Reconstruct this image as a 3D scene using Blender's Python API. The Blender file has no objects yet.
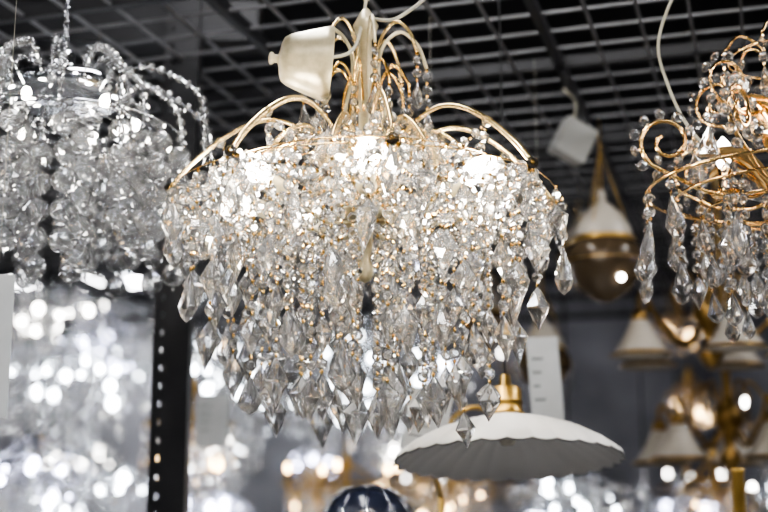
import bpy, math, random
from mathutils import Vector, Matrix
random.seed(11)
R=random
scene=bpy.context.scene
scene.view_settings.look='AgX - High Contrast'
scene.view_settings.exposure=0.7
CZ=1.5
# ------------------------------------------------------------ materials
def new_mat(name):
    m=bpy.data.materials.new(name); m.use_nodes=True
    nt=m.node_tree; nt.nodes.clear()
    out=nt.nodes.new('ShaderNodeOutputMaterial')
    return m,nt,out
def pbr(name,col,rough=.5,metal=0,var=.0,scale=20,trans=0,ior=1.5,bump=0):
    m,nt,out=new_mat(name)
    b=nt.nodes.new('ShaderNodeBsdfPrincipled')
    b.inputs['Base Color'].default_value=(*col,1); b.inputs['Roughness'].default_value=rough
    b.inputs['Metallic'].default_value=metal; b.inputs['IOR'].default_value=ior
    b.inputs['Transmission Weight'].default_value=trans
    if var>0 or bump>0:
        tc=nt.nodes.new('ShaderNodeTexCoord'); n=nt.nodes.new('ShaderNodeTexNoise'); n.inputs['Scale'].default_value=scale
        n.inputs['Detail'].default_value=6
        nt.links.new(tc.outputs['Object'],n.inputs['Vector'])
        if var>0:
            r=nt.nodes.new('ShaderNodeValToRGB')
            r.color_ramp.elements[0].position=.3; r.color_ramp.elements[1].position=.7
            r.color_ramp.elements[0].color=tuple(c*(1-var) for c in col)+(1,)
            r.color_ramp.elements[1].color=tuple(min(1,c*(1+var)) for c in col)+(1,)
            nt.links.new(n.outputs['Fac'],r.inputs['Fac']); nt.links.new(r.outputs['Color'],b.inputs['Base Color'])
        if bump>0:
            bp=nt.nodes.new('ShaderNodeBump'); bp.inputs['Strength'].default_value=bump; bp.inputs['Distance'].default_value=.003
            nt.links.new(n.outputs['Fac'],bp.inputs['Height']); nt.links.new(bp.outputs['Normal'],b.inputs['Normal'])
    nt.links.new(b.outputs[0],out.inputs[0]); return m
def emis(name,col,s):
    m,nt,out=new_mat(name); e=nt.nodes.new('ShaderNodeEmission')
    e.inputs[0].default_value=(*col,1); e.inputs[1].default_value=s
    nt.links.new(e.outputs[0],out.inputs[0]); return m
def crystal(name,col=(1,1,1),ior=1.57,soft=.045,clear=.14):
    m,nt,out=new_mat(name)
    g=nt.nodes.new('ShaderNodeBsdfGlass'); g.inputs['Color'].default_value=(*col,1); g.inputs['IOR'].default_value=ior; g.inputs['Roughness'].default_value=0.0
    t=nt.nodes.new('ShaderNodeBsdfTransparent'); d=nt.nodes.new('ShaderNodeBsdfTranslucent'); d.inputs[0].default_value=(1,.99,.98,1)
    a=nt.nodes.new('ShaderNodeMixShader'); a.inputs[0].default_value=clear
    b=nt.nodes.new('ShaderNodeMixShader'); b.inputs[0].default_value=soft
    nt.links.new(g.outputs[0],a.inputs[1]); nt.links.new(t.outputs[0],a.inputs[2])
    nt.links.new(a.outputs[0],b.inputs[1]); nt.links.new(d.outputs[0],b.inputs[2])
    nt.links.new(b.outputs[0],out.inputs[0]); return m
M_CR=crystal('crystal_glass'); M_CR2=crystal('crystal_glass_lead',(1,1,1),1.66,soft=.035)
M_CR3=crystal('crystal_glass_light',(1,.99,.97),1.5)
M_CRG=crystal('crystal_glass_clear',(.99,.995,1),1.5,soft=.05,clear=.18)
M_GOLD=pbr('polished_gold',(.88,.58,.21),.22,1)
M_ROSE=pbr('french_gold',(.78,.52,.24),.16,1)
M_CREAM=pbr('ivory_gilt_paint',(.45,.39,.26),.36,.25,var=.18,scale=60)
M_ARM=pbr('champagne_gold',(.76,.57,.29),.26,.85,var=.14,scale=60)
M_CHROME=pbr('chrome',(.75,.77,.8),.1,1)
M_BLACK=pbr('black_powder_coat',(.009,.009,.011),.5,.2,var=.2)
M_GRID=pbr('grid_wire_paint',(.085,.085,.09),.45,.3,var=.2)
M_WHITE=pbr('white_enamel',(.74,.73,.71),.45,0,var=.04,scale=8)
M_BOX=pbr('grey_plastic',(.26,.26,.25),.5,0,var=.04,scale=8)
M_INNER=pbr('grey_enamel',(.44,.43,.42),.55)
M_PAPER=pbr('paper_tag',(.46,.47,.47),.8,0,var=.05)
M_INK=pbr('tag_ink',(.16,.16,.16),.8)
M_CABLE=pbr('white_cable',(.34,.32,.26),.5)
M_BRASS=pbr('brass',(.50,.33,.11),.36,1,var=.1)
M_DBRASS=pbr('antique_brass',(.28,.18,.07),.3,1)
M_AMBER=pbr('smoked_amber_glass',(.09,.065,.04),.06,0)
M_OPAL=pbr('opal_glass',(.46,.42,.36),.25)
M_BLUE=pbr('dark_blue_glass',(.03,.035,.06),.15)
M_BULBX=emis('candle_bulb',(1,.94,.84),90)
M_BULB=emis('bulb_white',(1,.96,.90),16)
M_BULBC=emis('bulb_cool',(.86,.92,1),16)
M_BULBW=emis('bulb_warm',(1,.66,.32),11)
M_BULBV=emis('bulb_violet',(.72,.74,1),16)
M_PANEL=emis('led_panel',(.98,.98,1),26)
M_SPOT=emis('sparkle_spot_led',(1,.98,.95),420)
# ------------------------------------------------------------ mesh builder
class MB:
    def __init__(s,mats): s.v=[];s.f=[];s.m=[];s.s=[];s.mats=mats
    def add(s,vs,fs,mat,M=None,smooth=False):
        o=len(s.v)
        if M is None: s.v+=[tuple(v) for v in vs]
        else: s.v+=[tuple(M@Vector(v)) for v in vs]
        mi=s.mats.index(mat)
        for f in fs: s.f.append(tuple(i+o for i in f)); s.m.append(mi); s.s.append(smooth)
    def mesh(s,name):
        me=bpy.data.meshes.new(name); me.from_pydata(s.v,[],s.f)
        for m in s.mats: me.materials.append(m)
        me.polygons.foreach_set('material_index',s.m); me.polygons.foreach_set('use_smooth',s.s)
        me.update(); return me
    def obj(s,name,parent=None,loc=(0,0,0)):
        o=bpy.data.objects.new(name,s.mesh(name)); scene.collection.objects.link(o); o.location=loc
        if parent: o.parent=parent
        return o
def empty(name,loc):
    e=bpy.data.objects.new(name,None); e.empty_display_size=.1; e.location=loc; scene.collection.objects.link(e); return e
def cat(pts,n=6):
    P=[Vector(p) for p in pts]; P=[P[0]*2-P[1]]+P+[P[-1]*2-P[-2]]; out=[]
    for i in range(1,len(P)-2):
        for k in range(n):
            t=k/n; a,b,c,d=P[i-1],P[i],P[i+1],P[i+2]
            out.append(.5*((2*b)+(c-a)*t+(2*a-5*b+4*c-d)*t*t+(3*b-a-3*c+d)*t**3))
    out.append(P[-2]); return out
def resample(pts,step):
    out=[pts[0].copy()]; acc=0
    for a,b in zip(pts,pts[1:]):
        L=(b-a).length; d=step-acc
        while d<=L: out.append(a.lerp(b,d/L)); d+=step
        acc=(acc+L)%step if L>0 else acc
    return out
def tube(mb,pts,r,mat,sides=8,closed=False,flat=1.0):
    pts=[Vector(p) for p in pts]; n=len(pts); vs=[];fs=[]
    up=None
    for i,p in enumerate(pts):
        if closed: t=(pts[(i+1)%n]-pts[i-1])
        else: t=pts[min(i+1,n-1)]-pts[max(i-1,0)]
        t.normalize()
        if up is None:
            up=Vector((0,0,1)) if abs(t.z)<.9 else Vector((1,0,0))
        a=t.cross(up)
        if a.length<1e-5: a=t.orthogonal()
        a.normalize(); b=a.cross(t).normalized(); up=b
        rr=r(i/(n-1)) if callable(r) else r
        for k in range(sides):
            an=2*math.pi*k/sides
            vs.append(p+a*math.cos(an)*rr*flat+b*math.sin(an)*rr)
    m=n if closed else n-1
    for i in range(m):
        for k in range(sides):
            k2=(k+1)%sides; j=(i+1)%n
            fs.append((i*sides+k,i*sides+k2,j*sides+k2,j*sides+k))
    if not closed:
        fs.append(tuple(range(sides))[::-1]); fs.append(tuple((n-1)*sides+k for k in range(sides)))
    mb.add(vs,fs,mat,None,True)
def lathe(mb,prof,mat,M=None,seg=24,rfun=None,smooth=True,zfun=None):
    vs=[];fs=[]
    for (r,z) in prof:
        for k in range(seg):
            a=2*math.pi*k/seg; q=r*(rfun(a,r,z) if rfun else 1)
            vs.append((q*math.cos(a),q*math.sin(a),z+(zfun(a,r,z) if zfun else 0)))
    for i in range(len(prof)-1):
        for k in range(seg):
            k2=(k+1)%seg
            fs.append((i*seg+k,i*seg+k2,(i+1)*seg+k2,(i+1)*seg+k))
    mb.add(vs,fs,mat,M,smooth)
def box(mb,lo,hi,mat,M=None):
    (a,b,c),(d,e,f)=lo,hi
    vs=[(a,b,c),(d,b,c),(d,e,c),(a,e,c),(a,b,f),(d,b,f),(d,e,f),(a,e,f)]
    mb.add(vs,[(0,3,2,1),(4,5,6,7),(0,1,5,4),(1,2,6,5),(2,3,7,6),(3,0,4,7)],mat,M)
def ring(mb,c,rad,r,mat,n=48,sides=6):
    tube(mb,[(c[0]+rad*math.cos(2*math.pi*k/n),c[1]+rad*math.sin(2*math.pi*k/n),c[2]) for k in range(n)],r,mat,sides,True)
# templates ----------------------------------------------------
def ringed(rings,n,sq):
    vs=[];fs=[]
    vs.append((0,0,rings[0][1]))
    for (r,z,rot) in rings[1:-1]:
        for k in range(n):
            a=2*math.pi*(k+rot)/n; vs.append((r*math.cos(a),r*sq*math.sin(a),z))
    vs.append((0,0,rings[-1][1])); L=len(rings)-2
    for k in range(n): fs.append((0,1+k,1+(k+1)%n))
    for i in range(L-1):
        o=1+i*n; p=o+n; r0=rings[i+1][2]; r1=rings[i+2][2]
        for k in range(n):
            k2=(k+1)%n
            if r1>r0: fs+=[(o+k,p+k,o+k2),(o+k2,p+k,p+k2)]
            else: fs+=[(o+k,p+k,p+k2),(o+k,p+k2,o+k2)]
    o=1+(L-1)*n
    for k in range(n): fs.append((o+(k+1)%n,o+k,len(vs)-1))
    return vs,fs
DIAMOND=ringed([(0,0,0),(.20,-.14,0),(.5,-.46,.5),(.26,-.72,0),(0,-1,0)],6,.5)
KITE=ringed([(0,0,0),(.26,-.18,0),(.5,-.36,.5),(.28,-.66,0),(0,-1,0)],6,.5)
TEAR=ringed([(0,0,0),(.16,-.18,0),(.36,-.45,.5),(.5,-.70,0),(.30,-.90,.5),(0,-1,0)],8,.55)
SPEAR=ringed([(0,0,0),(.5,-.22,0),(.36,-.5,.5),(.20,-.75,0),(0,-1,0)],6,.6)
def bead_t(n=8):
    vs=[];fs=[]
    for (y,r,rot) in ((-.42,.5,.5),(0,1,0),(.42,.5,.5)):
        for k in range(n):
            a=2*math.pi*(k+rot)/n; vs.append((r*math.cos(a),y,r*math.sin(a)))
    fs.append(tuple(range(n)));fs.append(tuple(range(3*n-1,2*n-1,-1)))
    for k in range(n):
        k2=(k+1)%n
        fs+=[(k,n+k,n+k2),(k,n+k2,k2)]
        fs+=[(2*n+k,n+k2,n+k),(2*n+k,2*n+k2,n+k2)]
    return vs,fs
BEAD=bead_t(8); BEAD6=bead_t(6)
import bmesh
def ico(sub):
    bm=bmesh.new(); bmesh.ops.create_icosphere(bm,subdivisions=sub,radius=1)
    v=[tuple(x.co) for x in bm.verts]; f=[tuple(q.index for q in p.verts) for p in bm.faces]; bm.free(); return v,f
BALL=ico(2); BALL1=ico(1)
OCT=([(1,0,0),(0,1,0),(-1,0,0),(0,-1,0),(0,0,1),(0,0,-1)],[(0,1,4),(1,2,4),(2,3,4),(3,0,4),(1,0,5),(2,1,5),(3,2,5),(0,3,5)])
def T(p,s=(1,1,1),yaw=0,tilt=0,roll=0):
    return Matrix.Translation(Vector(p))@Matrix.Rotation(yaw,4,'Z')@Matrix.Rotation(tilt,4,'X')@Matrix.Rotation(roll,4,'Y')@Matrix.Diagonal((s[0],s[1],s[2],1))
def bead(mb,p,r,mat=None,tpl=None):
    mb.add(*(tpl or BEAD),mat or M_CR,T(p,(r,r,r),R.uniform(-.9,.9),R.uniform(-.25,.25),R.uniform(0,.5)))
def pin(mb,p,mat,s=.0028,l=.0052): mb.add(*OCT,mat,T(p,(s,s,l)))
def drop(mb,p,w,l,mat=None,tpl=None,tilt=.12):
    mb.add(*(tpl or DIAMOND),mat or M_CR,T(p,(w,w,l),R.uniform(-.9,.9),R.uniform(-tilt,tilt),R.uniform(-tilt,tilt)))
def crand():
    u=R.random()
    return M_CR if u<.5 else (M_CR2 if u<.82 else M_CR3)
def strand(mb,p,n,br,metal,dl=.08,dw=.03,tpl=None,mid=0,cm=None):
    p=Vector(p); z=p.z
    pin(mb,(p.x,p.y,z-.002),metal)
    z-=.004
    for i in range(n):
        bead(mb,(p.x,p.y,z-br),br,cm or crand()); z-=br*2+.001
        pin(mb,(p.x,p.y,z-.0022),metal); z-=.0045
    if dl>0: drop(mb,(p.x,p.y,z),dw,dl,cm or crand(),tpl)
    return z-dl
def strand2(mb,p,zswitch,zb,br,metal,dl,dw,tpls):
    """beads down to zswitch, then stacked pendalogues separated by single beads"""
    p=Vector(p); z=p.z; pin(mb,(p.x,p.y,z-.002),metal); z-=.004
    def b():
        nonlocal z
        bead(mb,(p.x,p.y,z-br),br,crand()); z-=br*2+.001; pin(mb,(p.x,p.y,z-.0022),metal); z-=.0045
    b()
    while z-br*2>zswitch and z-dl-br*2>zb: b()
    while z-dl*1.55-br*2>zb:
        l=dl*R.uniform(.72,.9); drop(mb,(p.x,p.y,z),dw*.9,l,crand(),DIAMOND,.05); z-=l+.001
        pin(mb,(p.x,p.y,z-.0022),metal); z-=.0045
        for _ in range(R.choice((1,1,2))): b()
    while z-dl-br*2>zb+.004: b()
    l=min(dl*R.uniform(.95,1.1),max(dl*.8,z-zb+.006))
    drop(mb,(p.x,p.y,z),dw,l,crand(),R.choice(tpls))
def swag(mb,a,b,sag,br,metal,cm=None):
    a=Vector(a);b=Vector(b); L=(b-a).length*1.0+sag*1.2; n=max(2,int(L/(br*2+.004)))
    for i in range(n+1):
        t=i/n; p=a.lerp(b,t); p.z-=sag*4*t*(1-t)
        bead(mb,p,br,cm or crand())
        if i<n:
            t=(i+.5)/n; q=a.lerp(b,t); q.z-=sag*4*t*(1-t); mb.add(*OCT,metal,T(q,(.0035,.0035,.0035)))
def pol(c,r,a,z): return (c[0]+r*math.cos(a),c[1]+r*math.sin(a),z)
TAU=2*math.pi
def chain(mb,c,z0,z1,mat,rad=.009):
    z=z0;k=0
    while z<z1:
        pts=[]
        for i in range(12):
            a=TAU*i/12; x=rad*.55*math.cos(a); zz=rad*math.sin(a)
            pts.append((c[0]+(x if k%2 else 0),c[1]+(0 if k%2 else x),z+zz))
        tube(mb,pts,.0014,mat,5,True); z+=rad*1.6;k+=1
GRID_Z=2.56
ALLM=[M_CREAM,M_ARM,M_GOLD,M_ROSE,M_CHROME,M_BRASS,M_DBRASS,M_BLACK,M_WHITE,M_BOX,M_INNER,M_CABLE,M_OPAL,M_AMBER,M_BLUE,M_PAPER,M_INK,M_GRID,M_BULBX,M_BULB,M_BULBC,M_BULBW,M_BULBV,M_PANEL,M_SPOT]
CRM=[M_CR,M_CR2,M_CR3,M_CRG,M_GOLD,M_CHROME,M_ROSE]
# ------------------------------------------------------------ main chandelier
C=(-.031,2.0,0)
root=empty('cascade_crystal_chandelier',(C[0],C[1],2.08))
def fin(mb,name,rt):
    o=mb.obj(name,rt); o.location=-rt.location; return o
fr=MB(ALLM); cr=MB(CRM)
lathe(fr,[(0,1.88),(.01,1.885),(.016,1.90),(.008,1.92),(.012,1.94),(.013,2.07),(.02,2.08),(.012,2.095),(.011,2.17),(.019,2.185),(.012,2.20),(.010,2.30),(.016,2.31),(.022,2.325),(.014,2.34),(.006,2.355),(0,2.36)],M_CREAM,T((C[0],C[1],0)),20)
lathe(fr,[(.0,1.98),(.035,1.98),(.06,1.992),(.055,1.998),(.02,1.992)],M_CREAM,T((C[0],C[1],0)),24)
chain(fr,C,2.365,GRID_Z-.01,M_CREAM)
NA=16; tips=[];mids=[]
for i in range(NA):
    a=TAU*(i+.35)/NA; big=i%2==0
    k=1.0 if big else .70
    dz=0 if big else -.020
    prof=[(.012,2.00),(.035,2.065),(.075*k+.004,2.118+dz),(.13*k+.004,2.148+dz),(.185*k,2.145+dz),(.24*k,2.112+dz),(.29*k,2.065+dz),(.318*k,2.028+dz)]
    pts=cat([pol(C,r,a,z) for r,z in prof],6)
    tube(fr,pts,.0037,M_ARM,8,flat=1.5)
    tips.append((pol(C,.318*k,a,2.028+dz),a,big)); mids.append(pol(C,.24*k,a,2.108+dz))
    lathe(fr,[(0,-.006),(.005,-.004),(.006,0),(.004,.005),(0,.006)],M_GOLD,T(tips[-1][0]),8)
for i in range(8):
    a=TAU*(i+.2)/8
    tube(fr,cat([pol(C,.014,a,2.05),pol(C,.030,a,2.11),pol(C,.034,a,2.17),pol(C,.022,a,2.24),pol(C,.03,a,2.29),pol(C,.060,a,2.318),pol(C,.09,a,2.295),pol(C,.105,a,2.255)],5),.003,M_ARM if i%2 else M_CREAM,7)
    t=pol(C,.105,a,2.253)
    strand(cr,t,2 if i%2 else 3,.0085,M_GOLD,.050,.024,TEAR)
    tube(fr,cat([pol(C,.012,a+.4,2.17),pol(C,.03,a+.4,2.23),pol(C,.05,a+.4,2.25),pol(C,.072,a+.4,2.22),pol(C,.075,a+.4,2.20)],5),.0025,M_GOLD,6)
    strand(cr,pol(C,.075,a+.4,2.198),2,.008,M_GOLD,.045,.022,DIAMOND)
for rr,z in ((.312,2.022),(.25,2.05),(.19,2.07),(.135,2.07),(.075,2.06)):
    ring(fr,(C[0],C[1],z),rr,.0010,M_GOLD)
def ringstr(rr,ztop,n,zs,bots,dl,dw,off=0,br=.0096,tpls=(DIAMOND,KITE,DIAMOND,TEAR)):
    for i in range(n):
        a=TAU*(i+off+R.uniform(-.14,.14))/n; b=bots[i%len(bots)]+R.uniform(-.010,.010)
        zz=zs if i%3 else zs-.10
        strand2(cr,pol(C,rr*R.uniform(.97,1.03),a,ztop),zz+R.uniform(-.03,.03),b,br,M_GOLD,dl,dw*R.uniform(.92,1.1),tpls)
ringstr(.316,2.020,20,1.98,[1.87,1.92,1.895],.080,.036,0,tpls=(TEAR,SPEAR,DIAMOND))
ringstr(.285,2.035,17,1.95,[1.80,1.87,1.83],.075,.040,.3)
ringstr(.25,2.05,18,1.92,[1.735,1.80,1.72,1.83],.075,.042,.1)
ringstr(.205,2.06,16,1.89,[1.67,1.73,1.695],.075,.043,.5)
ringstr(.155,2.065,14,1.85,[1.635,1.67,1.65],.075,.044,.2)
ringstr(.10,2.065,9,1.83,[1.62,1.65,1.635],.075,.044,.6)
ringstr(.045,2.05,4,1.82,[1.618,1.63],.075,.042,.2)
for i in range(NA):
    a=tips[i]; b=tips[(i+1)%NA]
    swag(cr,a[0],b[0],.014,.0096,M_GOLD)
    b2=tips[(i+2)%NA]
    if a[2]:
        swag(cr,a[0],b2[0],.040,.0096,M_GOLD); swag(cr,a[0],b2[0],.085,.0092,M_GOLD)
    else: swag(cr,a[0],b2[0],.05,.0096,M_GOLD)
    swag(cr,mids[i],mids[(i+1)%NA],.03,.0094,M_GOLD)
    swag(cr,pol(C,.11,a[1],2.122),a[0],.03,.0092,M_GOLD)
    swag(cr,pol(C,.13,a[1],2.12),pol(C,.13,tips[(i+1)%NA][1],2.12),.04,.0090,M_GOLD)
    if i%2: drop(cr,pol(C,.215,a[1],2.075),.060,.088,M_CR,DIAMOND)
    else: drop(cr,pol(C,.305,a[1],2.02),.048,.075,M_CR,DIAMOND)
for i in range(7):
    a=TAU*(i+.28)/7
    tube(fr,cat([pol(C,.02,a,1.98),pol(C,.07,a,1.97),pol(C,.12,a,1.985),pol(C,.15,a,2.005)],5),.004,M_CREAM)
    d=Vector((math.cos(a),math.sin(a),.45)).normalized(); p=Vector(pol(C,.148,a,2.000))
    M=Matrix.Translation(p)@d.to_track_quat('Z','Y').to_matrix().to_4x4()
    lathe(fr,[(0,0),(.014,.0),(.017,.006),(.0135,.01),(.0135,.05),(.011,.052),(0,.052)],M_CREAM,M,16)
    lathe(fr,[(.009,.052),(.014,.062),(.0185,.073),(.018,.086),(.013,.102),(.005,.112),(0,.116)],M_BULBX,M,16)
fin(fr,'frame',root); fin(cr,'crystal_strands',root)
cp=MB(ALLM)
ax=Vector((-.92,-.12,.06)).normalized(); p=Vector((-.090,1.93,2.230))
M=Matrix.Translation(p)@ax.to_track_quat('Z','Y').to_matrix().to_4x4()
lathe(cp,[(.061,-.003),(.063,0),(.060,.010),(.054,.03),(.047,.052),(.042,.066),(.036,.075),(.026,.079),(.014,.081),(.007,.083),(.007,.089),(.010,.092),(.010,.096),(.006,.098),(0,.099)],M_CREAM,M,40)
lathe(cp,[(.061,-.003),(.052,.03),(.044,.052),(.03,.072),(0,.075)],M_CREAM,M,40)
tube(cp,cat([p+ax*.07,p+Vector((.03,.03,.03)),(C[0]-.006,C[1]-.01,2.33),(C[0],C[1],2.37)],6),.003,M_CABLE)
tube(cp,cat([(C[0],C[1],2.34),(C[0]+.05,1.98,2.33),(C[0]+.11,1.97,2.37),(C[0]+.17,1.97,2.42),(C[0]+.19,1.97,GRID_Z-.01)],8),.003,M_CABLE)
o=fin(cp,'ceiling_canopy',root)

# ------------------------------------------------------------ left chandelier (crystal balls)
C2=(-.60,2.22,0); rt=empty('crystal_ball_chandelier',(C2[0],C2[1],2.2))
fr=MB(ALLM); cr=MB(CRM)
lathe(fr,[(0,2.31),(.08,2.31),(.105,2.30),(.11,2.29),(.11,2.275),(.10,2.265),(.0,2.265)],M_CHROME,T((C2[0],C2[1],0)),40)
lathe(fr,[(0,2.37),(.02,2.36),(.02,2.325),(.012,2.31)],M_CHROME,T((C2[0],C2[1],0)),20)
chain(fr,C2,2.375,GRID_Z-.01,M_CHROME)
for rr,z in ((.222,2.20),(.17,2.21),(.11,2.22),(.05,2.22)): ring(fr,(C2[0],C2[1],z),rr,.002,M_CHROME)
for i in range(18):
    a=TAU*(i+.2)/18; big=i%2
    ro=.290 if big else .225; z0=-.005 if big else -.02
    pts=cat([pol(C2,.10,a,2.265),pol(C2,.12,a,2.305+z0),pol(C2,.16,a,2.325+z0) if big else pol(C2,.145,a,2.325+z0),pol(C2,.215,a,2.305+z0) if big else pol(C2,.18,a,2.305+z0),pol(C2,ro-.012,a,2.255),pol(C2,ro,a,2.20),pol(C2,ro,a,2.12 if big else 2.18)],5)
    tube(fr,pts,.0018,M_CHROME,6)
    for q in resample(pts,.0215)[2:]: bead(cr,q,.0086,M_CR if big else M_CRG)
    e=pts[-1]
    cr.add(*BALL,M_CRG,T((e.x,e.y,e.z-.026),(.016,)*3,R.uniform(0,6),R.uniform(0,3)))
for i in range(7):
    a=TAU*(i+.35)/7
    pts=cat([pol(C2,.05,a,2.32),pol(C2,.065,a,2.355),pol(C2,.095,a,2.355),pol(C2,.118,a,2.32),pol(C2,.122,a,2.25)],5)
    tube(fr,pts,.0014,M_CHROME,6)
    for q in resample(pts,.0205)[1:]: bead(cr,q,.0084,M_CR)
def balls(rr,n,zt,zb,br,off,top=2):
    for i in range(n):
        a=TAU*(i+off)/n; z=zt
        for k in range(top):
            bead(cr,pol(C2,rr,a,z-.008),.0088,M_CRG); z-=.020
        zz=zb+R.choice((-.015,0,.015))
        while z-2*br>zz:
            cr.add(*BALL,M_CRG,T(pol(C2,rr,a,z-br),(br,)*3,R.uniform(0,6),R.uniform(0,3)))
            z-=2*br+.006; pin(cr,pol(C2,rr,a,z+.003),M_CHROME)
balls(.222,15,2.20,1.94,.0225,0,1); balls(.165,10,2.21,1.92,.023,.3,2); balls(.10,4,2.22,1.92,.023,.5,2); balls(.035,2,2.22,1.91,.023,.2,2)
for i in range(6):
    a=TAU*(i+.3)/6; fr.add(*BALL,M_BULBX,T(pol(C2,.135,a,2.235),(.008,.008,.013)),True)
fin(fr,'frame',rt); fin(cr,'crystal_balls',rt)

# ------------------------------------------------------------ right chandelier (gold scrolls)
C3=(.68,1.98,0); rt=empty('gold_scroll_chandelier',(C3[0],C3[1],2.1))
fr=MB(ALLM); cr=MB(CRM)
lathe(fr,[(0,1.95),(.014,1.96),(.02,1.98),(.01,2.0),(.03,2.03),(.035,2.06),(.014,2.09),(.012,2.16),(.024,2.18),(.03,2.2),(.012,2.22),(.01,2.34),(.02,2.36),(.008,2.38),(0,2.39)],M_ROSE,T((C3[0],C3[1],0)),24)
chain(fr,C3,2.395,GRID_Z-.01,M_ROSE)
ring(fr,(C3[0],C3[1],2.035),.245,.003,M_ROSE); ring(fr,(C3[0],C3[1],2.00),.15,.0025,M_ROSE); ring(fr,(C3[0],C3[1],2.02),.20,.0025,M_ROSE)
ring(fr,(C3[0],C3[1],2.26),.10,.0022,M_ROSE)
def leaf(mb,p,dirv,l,w,mat):
    d=Vector(dirv).normalized(); side=d.cross(Vector((0,0,1))).normalized(); up=side.cross(d)
    vs=[];fs=[];n=8
    for i in range(n+1):
        t=i/n; ww=w*math.sin(math.pi*min(1,t*.93+.05))**.8; c=Vector(p)+d*l*t+up*(.35*l*math.sin(t*2.2)-.1*l*t)
        for k,s in enumerate((-1,-.5,0,.5,1)):
            vs.append(c+side*ww*s+up*(abs(s)*w*.45+(.0 if k%2==0 else -.003)))
    for i in range(n):
        for k in range(4): o=i*5+k; fs.append((o,o+1,o+6,o+5))
    mb.add(vs,fs,mat,None,True)
def spiral(c,a,r0,z0,rad,turns,start,sgn=1,n=26):
    out=[]
    for i in range(n+1):
        t=i/n; th=start+sgn*t*turns*TAU; q=rad*(1-.72*t)
        out.append(Vector(pol(c,r0+q*math.cos(th),a,z0+q*math.sin(th))))
    return out
for i in range(7):
    a=TAU*(i+.47)/7
    base=cat([pol(C3,.02,a,2.05),pol(C3,.08,a,2.02),pol(C3,.15,a,2.03),pol(C3,.20,a,2.055)],6)
    sp=spiral(C3,a,.212,2.115,.048,1.35,-math.pi/2*.8)
    tube(fr,base+sp,.0036,M_ROSE,8)
    for k,q in enumerate(resample(sp,.0225)[:11]):
        ctr=Vector(pol(C3,.212,a,2.115)); o=(q-ctr).normalized()*.012
        bead(cr,q+o,.0102); fr.add(*OCT,M_ROSE,T(q+o*.2,(.003,)*3))
    leaf(fr,pol(C3,.05,a+.15,2.03),(math.cos(a+.15),math.sin(a+.15),.25),.12,.028,M_ROSE)
    leaf(fr,pol(C3,.03,a+.4,2.10),(math.cos(a+.4),math.sin(a+.4),.8),.10,.024,M_ROSE)
    b2=a+.39
    base=cat([pol(C3,.012,b2,2.12),pol(C3,.05,b2,2.16),pol(C3,.09,b2,2.15),pol(C3,.12,b2,2.16)],6)
    sp=spiral(C3,b2,.125,2.205,.042,1.3,-math.pi/2*.8)
    tube(fr,base+sp,.003,M_ROSE,8)
    for k,q in enumerate(resample(sp,.021)[:10]):
        ctr=Vector(pol(C3,.125,b2,2.205)); o=(q-ctr).normalized()*.011
        bead(cr,q+o,.0098)
    tube(fr,cat([pol(C3,.01,a,2.2),pol(C3,.04,a,2.27),pol(C3,.08,a,2.30),pol(C3,.11,a,2.27)],5),.0025,M_ROSE,7)
    strand(cr,pol(C3,.11,a,2.268),2,.0095,M_ROSE,.058,.034,TEAR)
    strand(cr,pol(C3,.17,b2,2.15),1,.0095,M_ROSE,.07,.042,TEAR)
    strand(cr,pol(C3,.25,a,2.03),3,.0095,M_ROSE,.078,.040,TEAR)
    if i%2==0:
        pc=pol(C3,.12,b2,2.03)
        lathe(fr,[(0,0),(.02,.004),(.026,.014),(.012,.016),(.011,.055),(0,.056)],M_ROSE,T(pc),16)
        lathe(fr,[(.008,.056),(.014,.07),(.016,.082),(.010,.10),(0,.112)],M_BULB,T(pc),14)
for rr,zt,n,bots,dl,dw in ((.247,2.03,16,[1.93,1.86,1.90],.075,.036),(.20,2.015,16,[1.84,1.90],.06,.032),(.15,1.998,14,[1.81,1.86,1.79],.055,.030),(.10,1.99,10,[1.79,1.83],.05,.030),(.05,1.98,5,[1.77,1.8],.05,.030)):
    for i in range(n):
        a=TAU*(i+R.uniform(-.1,.1))/n; b=bots[i%len(bots)]
        nb=max(1,int((zt-b-dl)/.0235)); strand(cr,pol(C3,rr,a,zt),nb,.0092,M_ROSE,dl,dw,R.choice((TEAR,DIAMOND,TEAR)))
tube(fr,cat([(.62,2.0,GRID_Z-.008),(.53,2.02,2.44),(.48,2.05,2.33),(.49,2.06,2.25),(.53,2.05,2.15),(.60,2.0,2.06)],8),.0026,M_CABLE)
fin(fr,'frame',rt); fin(cr,'crystal_strands',rt)

# ------------------------------------------------------------ white pendant shade
L=Vector((.231,2.35,1.618)); rt=empty('pendant_lamp',L)
mb=MB(ALLM)
NS=30
def scal(a,r,z): return 1+(r/.21)**2*.024*abs(math.sin(a*NS/2))
def scz(a,r,z): return (r/.21)**3*-.005*abs(math.sin(a*NS/2))+(.0032*abs(math.sin(a*NS/2))*min(1,(r-.04)/.08) if .05<r<.206 else 0)
tl=T((0,0,0),(1,1,1),0,math.radians(-7.5),math.radians(-.5))
lathe(mb,[(.026,.082),(.030,.078),(.045,.073),(.09,.061),(.14,.043),(.18,.022),(.205,.004),(.209,-.003)],M_WHITE,tl,300,scal,zfun=scz)
lathe(mb,[(.209,-.003),(.2095,-.006),(.206,-.006)],M_BOX,tl,300,scal,zfun=scz)
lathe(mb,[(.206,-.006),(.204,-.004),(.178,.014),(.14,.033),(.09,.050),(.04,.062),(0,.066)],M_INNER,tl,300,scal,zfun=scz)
lathe(mb,[(.024,.076),(.034,.078),(.034,.082),(.030,.086),(.030,.100),(.0315,.102),(.030,.104),(.030,.127),(.025,.132),(.012,.135),(.010,.155),(.004,.158),(0,.158)],M_BRASS,tl,28)
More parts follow.
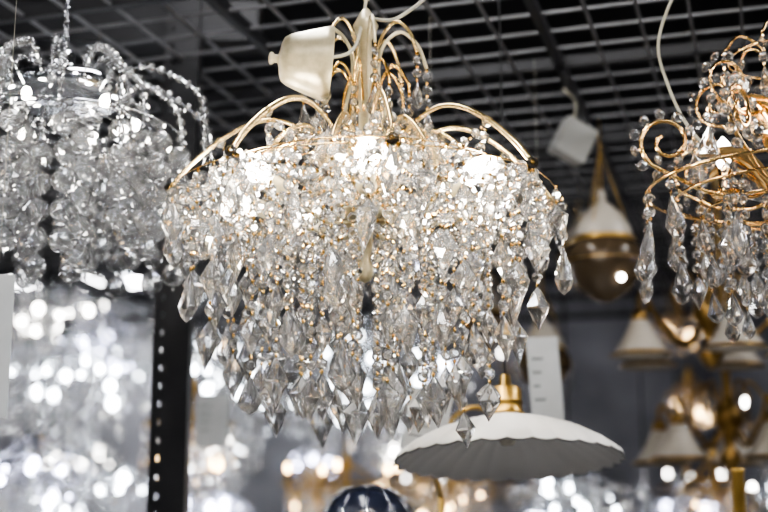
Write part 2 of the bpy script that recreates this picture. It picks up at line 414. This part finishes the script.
lathe(mb,[(0,.02),(.012,.022),(.018,.032),(.018,.042),(.012,.061)],M_OPAL,tl,16)
top=tl@Vector((0,0,.155))
tube(mb,cat([top,top+Vector((0,.0,.1)),top+Vector((.004,0,.4)),Vector((0,0,GRID_Z-L.z-.008))],6),.0022,M_BLACK,6)
o=mb.obj('shade_and_cord',rt)

# ------------------------------------------------------------ brass multi-arm lamps w/ bell shades, amber glass lamps
BELL=[(.016,.10),(.022,.098),(.03,.085),(.042,.06),(.058,.03),(.076,.008),(.085,0),(.083,-.002),(.07,.008),(.05,.03),(.034,.06),(.02,.09)]
def bell_chandelier(loc,rr,n,sc,a0,metal=M_DBRASS):
    rt=empty('bell_shade_chandelier',loc); mb=MB(ALLM)
    lathe(mb,[(0,-.16),(.02,-.15),(.035,-.12),(.015,-.09),(.02,-.05),(.045,-.02),(.04,.02),(.014,.05),(.012,.2),(.03,.22),(.01,.25),(.006,GRID_Z-.01-loc[2])],metal,None,24)
    for i in range(n):
        a=TAU*i/n+a0
        tube(mb,cat([pol((0,0),.02,a,-.03),pol((0,0),rr*.4,a,-.09),pol((0,0),rr*.8,a,-.03),pol((0,0),rr,a,.04),pol((0,0),rr*1.08,a,.02),pol((0,0),rr*1.08,a,-.02)],6),.006,metal)
        tube(mb,cat([pol((0,0),.02,a,.02),pol((0,0),rr*.3,a,.10),pol((0,0),rr*.55,a,.05),pol((0,0),rr*.5,a,.0)],6),.004,metal)
        lathe(mb,BELL,M_OPAL,T(pol((0,0),rr*1.08,a,-.13),(sc,)*3),32)
        lathe(mb,[(.078,.0065),(.087,.0),(.0865,-.003),(.082,-.003)],metal,T(pol((0,0),rr*1.08,a,-.13),(sc,)*3),32)
        lathe(mb,[(.02,.09),(.024,.10),(.018,.125),(.008,.13)],metal,T(pol((0,0),rr*1.08,a,-.13),(sc,)*3),16)
    mb.obj('brass_arms_and_shades',rt)
bell_chandelier((.88,3.35,2.06),.20,5,.95,math.radians(200))
bell_chandelier((1.0,3.65,1.80),.20,5,1.0,math.radians(215))
def amber_lamp(loc,s):
    rt=empty('amber_glass_pendant',loc); mb=MB(ALLM)
    lathe(mb,[(.0,-.11),(.02,-.108),(.03,-.10),(.07,-.075),(.10,-.03),(.11,.0),(.105,.03),(.09,.055),(.075,.065)],M_AMBER,T((0,0,0),(s,)*3),32,lambda a,r,z:1+.02*math.cos(12*a))
    lathe(mb,[(.112,-.002),(.113,0),(.112,.004)],M_DBRASS,T((0,0,0),(s,)*3),40)
    lathe(mb,[(.08,.062),(.082,.07),(.075,.10),(.05,.14),(.025,.165),(.012,.175),(.010,.2),(.004,.21)],M_OPAL,T((0,0,0),(s,)*3),32,lambda a,r,z:1+.03*abs(math.cos(8*a)))
    lathe(mb,[(.086,.058),(.09,.064),(.084,.072)],M_BRASS,T((0,0,0),(s,)*3),40)
    mb.add(*BALL1,M_BULB,T((.03*s,-.085*s,-.055*s),(.010,)*3),True)  # glowing bead on the outer glass, standing in for its white highlight
    for k in range(3):
        a=TAU*k/3; tube(mb,[(.085*s*math.cos(a),.085*s*math.sin(a),.06*s),(0,0,.33*s)],.0015,M_BRASS,5)
    tube(mb,[(0,0,.2*s),(0,0,GRID_Z-.01-loc[2])],.003,M_BRASS,6)
    mb.obj('glass_and_fittings',rt)
amber_lamp((.575,3.2,2.16),.95)
amber_lamp((.50,3.9,1.98),.8)
amber_lamp((.36,4.4,2.18),.8)
amber_lamp((.72,4.4,2.42),.9)

def dome_lamp(loc):
    rt=empty('blue_glass_table_lamp',loc); mb=MB(ALLM)
    lathe(mb,[(.095,-.06),(.10,-.03),(.095,0),(.075,.03),(.045,.048),(.015,.055),(0,.056)],M_BLUE,None,48,lambda a,r,z:1+.03*abs(math.sin(12*a)))
    for k in range(12):
        a=TAU*k/12; tube(mb,[((r+.003)*math.cos(a),(r+.003)*math.sin(a),z) for r,z in [(.098,-.06),(.103,-.03),(.098,0),(.078,.03),(.047,.049),(.01,.057)]],.0012,M_CHROME,5)
    lathe(mb,[(.008,-.06),(.012,-.2),(.03,-.25),(.06,-.28),(.07,-.30),(0,-.30)],M_BRASS,None,24)
    lathe(mb,[(0,-.02),(.02,-.03),(.008,-.07)],M_OPAL,None,12)
    mb.obj('shade_and_base',rt)
dome_lamp((-.035,2.72,1.52))
mb=MB(ALLM); rt=empty('display_shelf',(.75,2.85,1.20))
box(mb,(-1.1,-.32,-.02),(1.1,.35,.02),M_WHITE)
for x in (-1.05,1.05):
    for y in (-.28,.3): box(mb,(x-.02,y-.02,-1.20),(x+.02,y+.02,-.02),M_BLACK)
mb.obj('shelf_board_and_legs',rt)
def rod_lamp(name,loc,h,curve):
    rt=empty(name,loc); mb=MB(ALLM)
    lathe(mb,[(0,0),(.07,0),(.07,.012),(.02,.018),(.013,.03),(.013,h),(.015,h+.002),(.015,h+.012),(0,h+.013)] if not curve else [(0,0),(.07,0),(.07,.012),(.02,.018),(.008,.03),(.008,h),(0,h+.003)],M_BRASS,None,20)
    if curve:
        tube(mb,cat([(0,0,h),(-.012,0,h+.06),(-.003,0,h+.13),(.05,-.02,h+.19),(.10,-.02,h+.19),(.12,-.02,h+.15)],6),.005,M_BRASS)
        lathe(mb,[(.012,.04),(.02,.03),(.035,0),(.05,-.03),(.048,-.03),(.03,.0)],M_OPAL,T((.12,-.02,h+.11)),24)
    mb.obj('stem',rt)
rod_lamp('brass_stem_lamp',(.725,2.6,1.22),.375,False)
rod_lamp('gooseneck_lamp',(.125,2.78,1.22),.33,True)

# ------------------------------------------------------------ tags
def tag(loc,w,h,yaw,tilt,top=GRID_Z-.008,lines=True):
    rt=empty('price_tag',loc); mb=MB(ALLM)
    M=T((0,0,0),(1,1,1),yaw,0,tilt)
    box(mb,(-w/2,-.0008,-h/2),(w/2,.0008,h/2),M_PAPER,M)
    if lines:
        for k in range(4):
            ww=w*R.uniform(.2,.45); z=h*(.25-.15*k); box(mb,(-w*.38,-.0012,z),(-w*.38+ww,-.0009,z+h*.025),M_INK,M)
    p=M@Vector((0,0,h/2)); tube(mb,[p,(p.x,p.y,top-loc[2])],.0004,M_CABLE,4)
    mb.obj('card_and_string',rt)
tag((.355,2.75,1.80),.075,.20,.25,-.06)
tag((-.597,1.90,1.765),.05,.22,.2,0)
tag((.085,2.5,1.69),.09,.14,-.4,.2)
tag((-.52,3.8,1.80),.10,.16,.2,.0)
tag((.155,2.0,2.445),.06,.06,.1,.3,lines=False)
mb=MB(ALLM); rt=empty('cable_junction_box',(.465,2.95,2.415))
box(mb,(-.042,-.03,-.045),(.042,.03,.045),M_BOX,T((0,0,0),(1,1,1),.2,.1,.45))
tube(mb,cat([(0,0,.04),(.01,0,.1),(-.02,0,GRID_Z-2.423)],5),.003,M_CABLE); mb.obj('box_body',rt)

# ------------------------------------------------------------ black perforated post
mb=MB(ALLM); rt=empty('slotted_steel_post',(-.475,2.8,0))
H=3.3
def plate(x0,x1): box(mb,(x0,-.03,0),(x1,-.026,H),M_BLACK)
plate(-.04,-.025); plate(-.018,.04)
z=0
while z<H:
    box(mb,(-.025,-.03,z),(-.018,-.026,min(H,z+.028)),M_BLACK); z+=.04
box(mb,(.036,-.026,0),(.04,.03,H),M_BLACK); box(mb,(-.04,-.026,0),(-.037,-.01,H),M_BLACK)
box(mb,(.0,.026,0),(.036,.03,H),M_BLACK)
mb.obj('upright',rt)

# ------------------------------------------------------------ ceiling grid
mb=MB([M_GRID,M_BLACK]); rt=empty('ceiling_grid',(0,3.6,GRID_Z))
Mg=Matrix.Rotation(math.radians(-17),4,'Z')
S=.105
n=int(3.6/S)
for i in range(-n,n+1):
    t=.0035; x=i*S
    if i%6==0:
        box(mb,(x-.010,-3.2,-.006),(x+.010,3.2,.02),M_BLACK,Mg)
        if abs(x)<3.2: box(mb,(-3.6,x-.010,-.006),(3.6,x+.010,.02),M_BLACK,Mg)
    else:
        box(mb,(x-t,-3.2,-t),(x+t,3.2,t),M_GRID,Mg)
        if abs(x)<3.2: box(mb,(-3.6,x-t,t*.2),(3.6,x+t,t*2),M_GRID,Mg)
mb.obj('wire_mesh',rt)
mb=MB([M_GRID,M_BLACK]); rt=empty('ceiling_beam',(0,3,2.72))
for x in (-1.9,-1.2,1.9): box(mb,(x-.04,-2,-.05),(x+.04,5,.05),M_BLACK,Matrix.Rotation(math.radians(28),4,'Z'))
box(mb,(-4,-.2,-.1),(-.3,-.1,.0),M_BLACK)
for x in (-3,-1): box(mb,(x-.02,-.17,0),(x+.02,-.13,.58),M_BLACK)
mb.obj('steel_profile',rt)

# ------------------------------------------------------------ room shell
def shell(name,lo,hi,mat):
    m=MB([mat]); box(m,lo,hi,mat); m.obj(name)
M_WALL=pbr('wall_paint',(.25,.25,.27),.8,0,var=.55,scale=1.4,bump=.1)
M_WALLD=pbr('dark_wall_paint',(.09,.09,.095),.8,0,var=.3,scale=1.2)
M_FLOOR=pbr('floor_tile',(.24,.24,.24),.35,0,var=.15,scale=3)
M_CEIL=pbr('dark_ceiling_paint',(.005,.005,.006),.9,0,var=.3,scale=2)
shell('floor',(-5,-3,-.1),(5,9.5,0),M_FLOOR)
shell('ceiling',(-5,-3,3.3),(5,9.5,3.4),M_CEIL)
shell('wall_back',(-5,9.5,-.1),(5,9.6,3.4),M_WALL)
shell('wall_front',(-5,-3.1,-.1),(5,-3,3.4),M_WALLD)
shell('wall_left',(-5.1,-3,-.1),(-5,9.5,3.4),M_WALLD)
shell('wall_right',(5,-3,-.1),(5.1,9.5,3.4),M_WALLD)
def fixture(loc,w=1.2,d=.16,yaw=0):
    rt=empty('panel_and_fill_light',loc); mb=MB(ALLM)
    M=T((0,0,0),(1,1,1),yaw)
    box(mb,(-w/2,-d/2,0),(w/2,d/2,.05),M_BLACK if w<.3 else M_WHITE,M); box(mb,(-w/2+.02,-d/2+.02,-.01),(w/2-.02,d/2-.02,-.001),M_PANEL,M)
    mb.obj('housing_and_tube',rt)
for x in (-2.6,-.6,1.5,3.2):  # out-of-view ceiling lights added as fill for the chandeliers
    for y in (-1.6,.3,2.3):
        fixture((x+(.3 if y>2 else 0),y,3.25),1.2,.16,0 if y<2 else 1.57)
for x in (-3.8,3.8): fixture((x,6.5,3.25),1.2,.2,1.57)  # side pair outside the frame, added to brighten the far end
for x in (-2.65,-2.15,-1.82,-.3): fixture((x,9.0,3.22),.20,.30,0)
def spot(loc):  # unseen spotlights, added to put sparkle into the crystals
    rt=empty('added_sparkle_spot',loc); mb=MB(ALLM)
    d=(Vector((0,2,2))-Vector(loc)).normalized(); M=d.to_track_quat('Z','Y').to_matrix().to_4x4()
    lathe(mb,[(0,-.06),(.03,-.055),(.035,0),(.045,.05),(.042,.05),(.036,.03)],M_BLACK,M,20)
    lathe(mb,[(.036,.03),(.0,.032)],M_SPOT,M,20)
    tube(mb,[(0,0,0),(0,0,3.3-loc[2])],.008,M_BLACK,6); mb.obj('sparkle_spot_head',rt)
for l in ((-1.6,.9,2.9),(-.5,.2,3.0),(.6,.4,2.95),(1.7,1.0,2.9),(0.1,1.3,3.0),(-2.3,2.2,2.9),(2.4,2.4,2.9)): spot(l)

# ------------------------------------------------------------ background chandeliers
def bg_meshes(kind,bm,metal,rad,h,nb):
    fr=MB(ALLM); cr=MB(CRM); c=(0,0)
    lathe(fr,[(0,-.05),(.02,-.04),(.012,0),(.015,.1),(.03,.13),(.01,.18),(.004,.2),(.004,.25)],metal,None,14)
    ring(fr,(0,0,.0),rad,.004,metal,32); ring(fr,(0,0,.05),rad*.6,.004,metal,32)
    for i in range(nb):
        a=TAU*(i+R.uniform(-.2,.2))/nb; dz=R.uniform(-.14,.06)
        if kind=='arms':
            tube(fr,cat([pol(c,.02,a,.02),pol(c,rad*.5,a,-.06),pol(c,rad*.9,a,-.02),pol(c,rad,a,.04)],4),.006,metal,6)
            lathe(fr,[(0,0),(.035,.01),(.012,.015),(.012,.06),(0,.06)],metal,T(pol(c,rad,a,.04)),10)
            fr.add(*BALL1,bm,T(pol(c,rad,a,.12),(.013,.013,.024)),True)
        else:
            q=R.uniform(.3,.95)*rad; s=R.uniform(.007,.026)
            fr.add(*BALL1,bm,T(pol(c,q,a,-.02+dz),(s,s,s*1.2)),True)
            tube(fr,[(0,0,.05),pol(c,q,a,.0+dz)],.003,metal,5)
    for rr,zt,zb,n in ((rad,.0,-h*.45,12),(rad*.72,.03,-h*.75,9),(rad*.4,.04,-h,6)):
        for i in range(n):
            a=TAU*i/n; z=zt
            while z-.03>zb:
                cr.add(*BEAD6,M_CR,T(pol(c,rr,a,z-.014),(.013,)*3,R.uniform(-1,1),0,R.uniform(0,1))); z-=.03
            drop(cr,pol(c,rr,a,z),.035,.08,M_CR)
            if rr==rad: tube(fr,cat([pol(c,rr,a,0),pol(c,rr*.5,a,.07),(0,0,.16)],2),.002,metal,4)
    return fr.mesh('bg_frame'),cr.mesh('bg_crystals')
VAR=[bg_meshes('arms',M_BULBC,M_CHROME,.28,.30,6),bg_meshes('ring',M_BULBV,M_CHROME,.24,.34,9),bg_meshes('arms',M_BULBW,M_BRASS,.26,.26,5),bg_meshes('ring',M_BULB,M_CHROME,.30,.28,11),bg_meshes('ring',M_BULBW,M_BRASS,.16,.2,5),bg_meshes('ring',M_BULBC,M_CHROME,.34,.34,11),bg_meshes('arms',M_BULB,M_DBRASS,.24,.26,3)]
def bgc(v,loc,s=1,top=3.3):
    rt=empty('crystal_chandelier',loc)
    yaw=R.uniform(0,6)
    for me,nm in zip(VAR[v],('frame','crystals')):
        o=bpy.data.objects.new(nm,me); scene.collection.objects.link(o); o.parent=rt; o.scale=(s,)*3; o.rotation_euler=(0,0,yaw)
    t=MB(ALLM); tube(t,[(0,0,.2*s),(0,0,top-loc[2])],.004,M_BLACK,5); t.obj('suspension_wire',rt)
cols=[(-2.5,6.2),(-2.05,5.4),(-1.55,5.9),(-1.25,4.9),(-.95,6.6),(-.65,5.3),(-.25,6.0),(.2,7.0),(.6,6.0),(1.05,5.3),(1.5,6.3),(1.9,5.5),(2.4,6.4),(-2.9,7.6),(-2.1,8.0),(-1.3,7.8),(-.5,8.2),(.3,8.3),(1.0,8.0),(1.8,7.9),(2.7,8.2)]
for (x,y) in cols:
    for lv in range(3):
        z=1.60+lv*.42+R.uniform(-.14,.14)
        if y<5.5 and lv==2: continue
        if lv==1 and R.random()<.15: continue
        if x<-.5: v=R.choice((0,1,3,5,3,1,5))
        elif x<.3: v=R.choice((5,3,1)) if lv>0 else R.choice((2,4,4))
        else: v=R.choice((6,5,3,4,1,6))
        if x>.35 and lv>=1 and R.random()<.55: continue
        bgc(v,(x+R.uniform(-.12,.12)+lv*.05,y+R.uniform(-.2,.2)+lv*.02,z),R.uniform(.7,1.05))
for (v,l,s) in ((4,(1.12,4.3,1.60),.8),(5,(.70,4.8,1.62),.65),(6,(1.55,4.7,1.85),.8),(4,(-.62,4.0,1.80),.9),(1,(-1.15,4.2,1.68),.8),(4,(.25,4.6,1.64),.8),(3,(-1.45,5.4,2.42),.8),(0,(-1.2,6.9,2.68),1.0),(3,(-2.0,7.0,2.65),1.0),(2,(-.15,5.0,1.60),.9)): bgc(v,l,s)
for (v,l) in ((0,(-1.8,-.6,2.1)),(3,(-.9,-1.4,2.2)),(5,(.2,-1.2,2.3)),(1,(1.1,-.9,2.1)),(3,(2.0,-.2,2.2)),(5,(-2.4,.9,2.0)),(0,(2.5,1.4,2.0)),(3,(-2.2,2.6,2.2)),(1,(2.3,3.0,2.2))): bgc(v,l,1.1)  # unseen lit chandeliers, added so the crystals have lights to reflect and refract

# ------------------------------------------------------------ world / camera
w=bpy.data.worlds.new('shop_world'); scene.world=w; w.use_nodes=True
w.node_tree.nodes['Background'].inputs[0].default_value=(.05,.055,.065,1); w.node_tree.nodes['Background'].inputs[1].default_value=.5
cam=bpy.data.cameras.new('camera'); co=bpy.data.objects.new('camera',cam); scene.collection.objects.link(co); scene.camera=co
co.location=(0,0,CZ); co.rotation_euler=(math.radians(90+12),0,0)
cam.lens=1250/768*36; cam.sensor_width=36; cam.clip_start=.05
cam.dof.use_dof=True; cam.dof.focus_distance=1.92; cam.dof.aperture_fstop=2.2
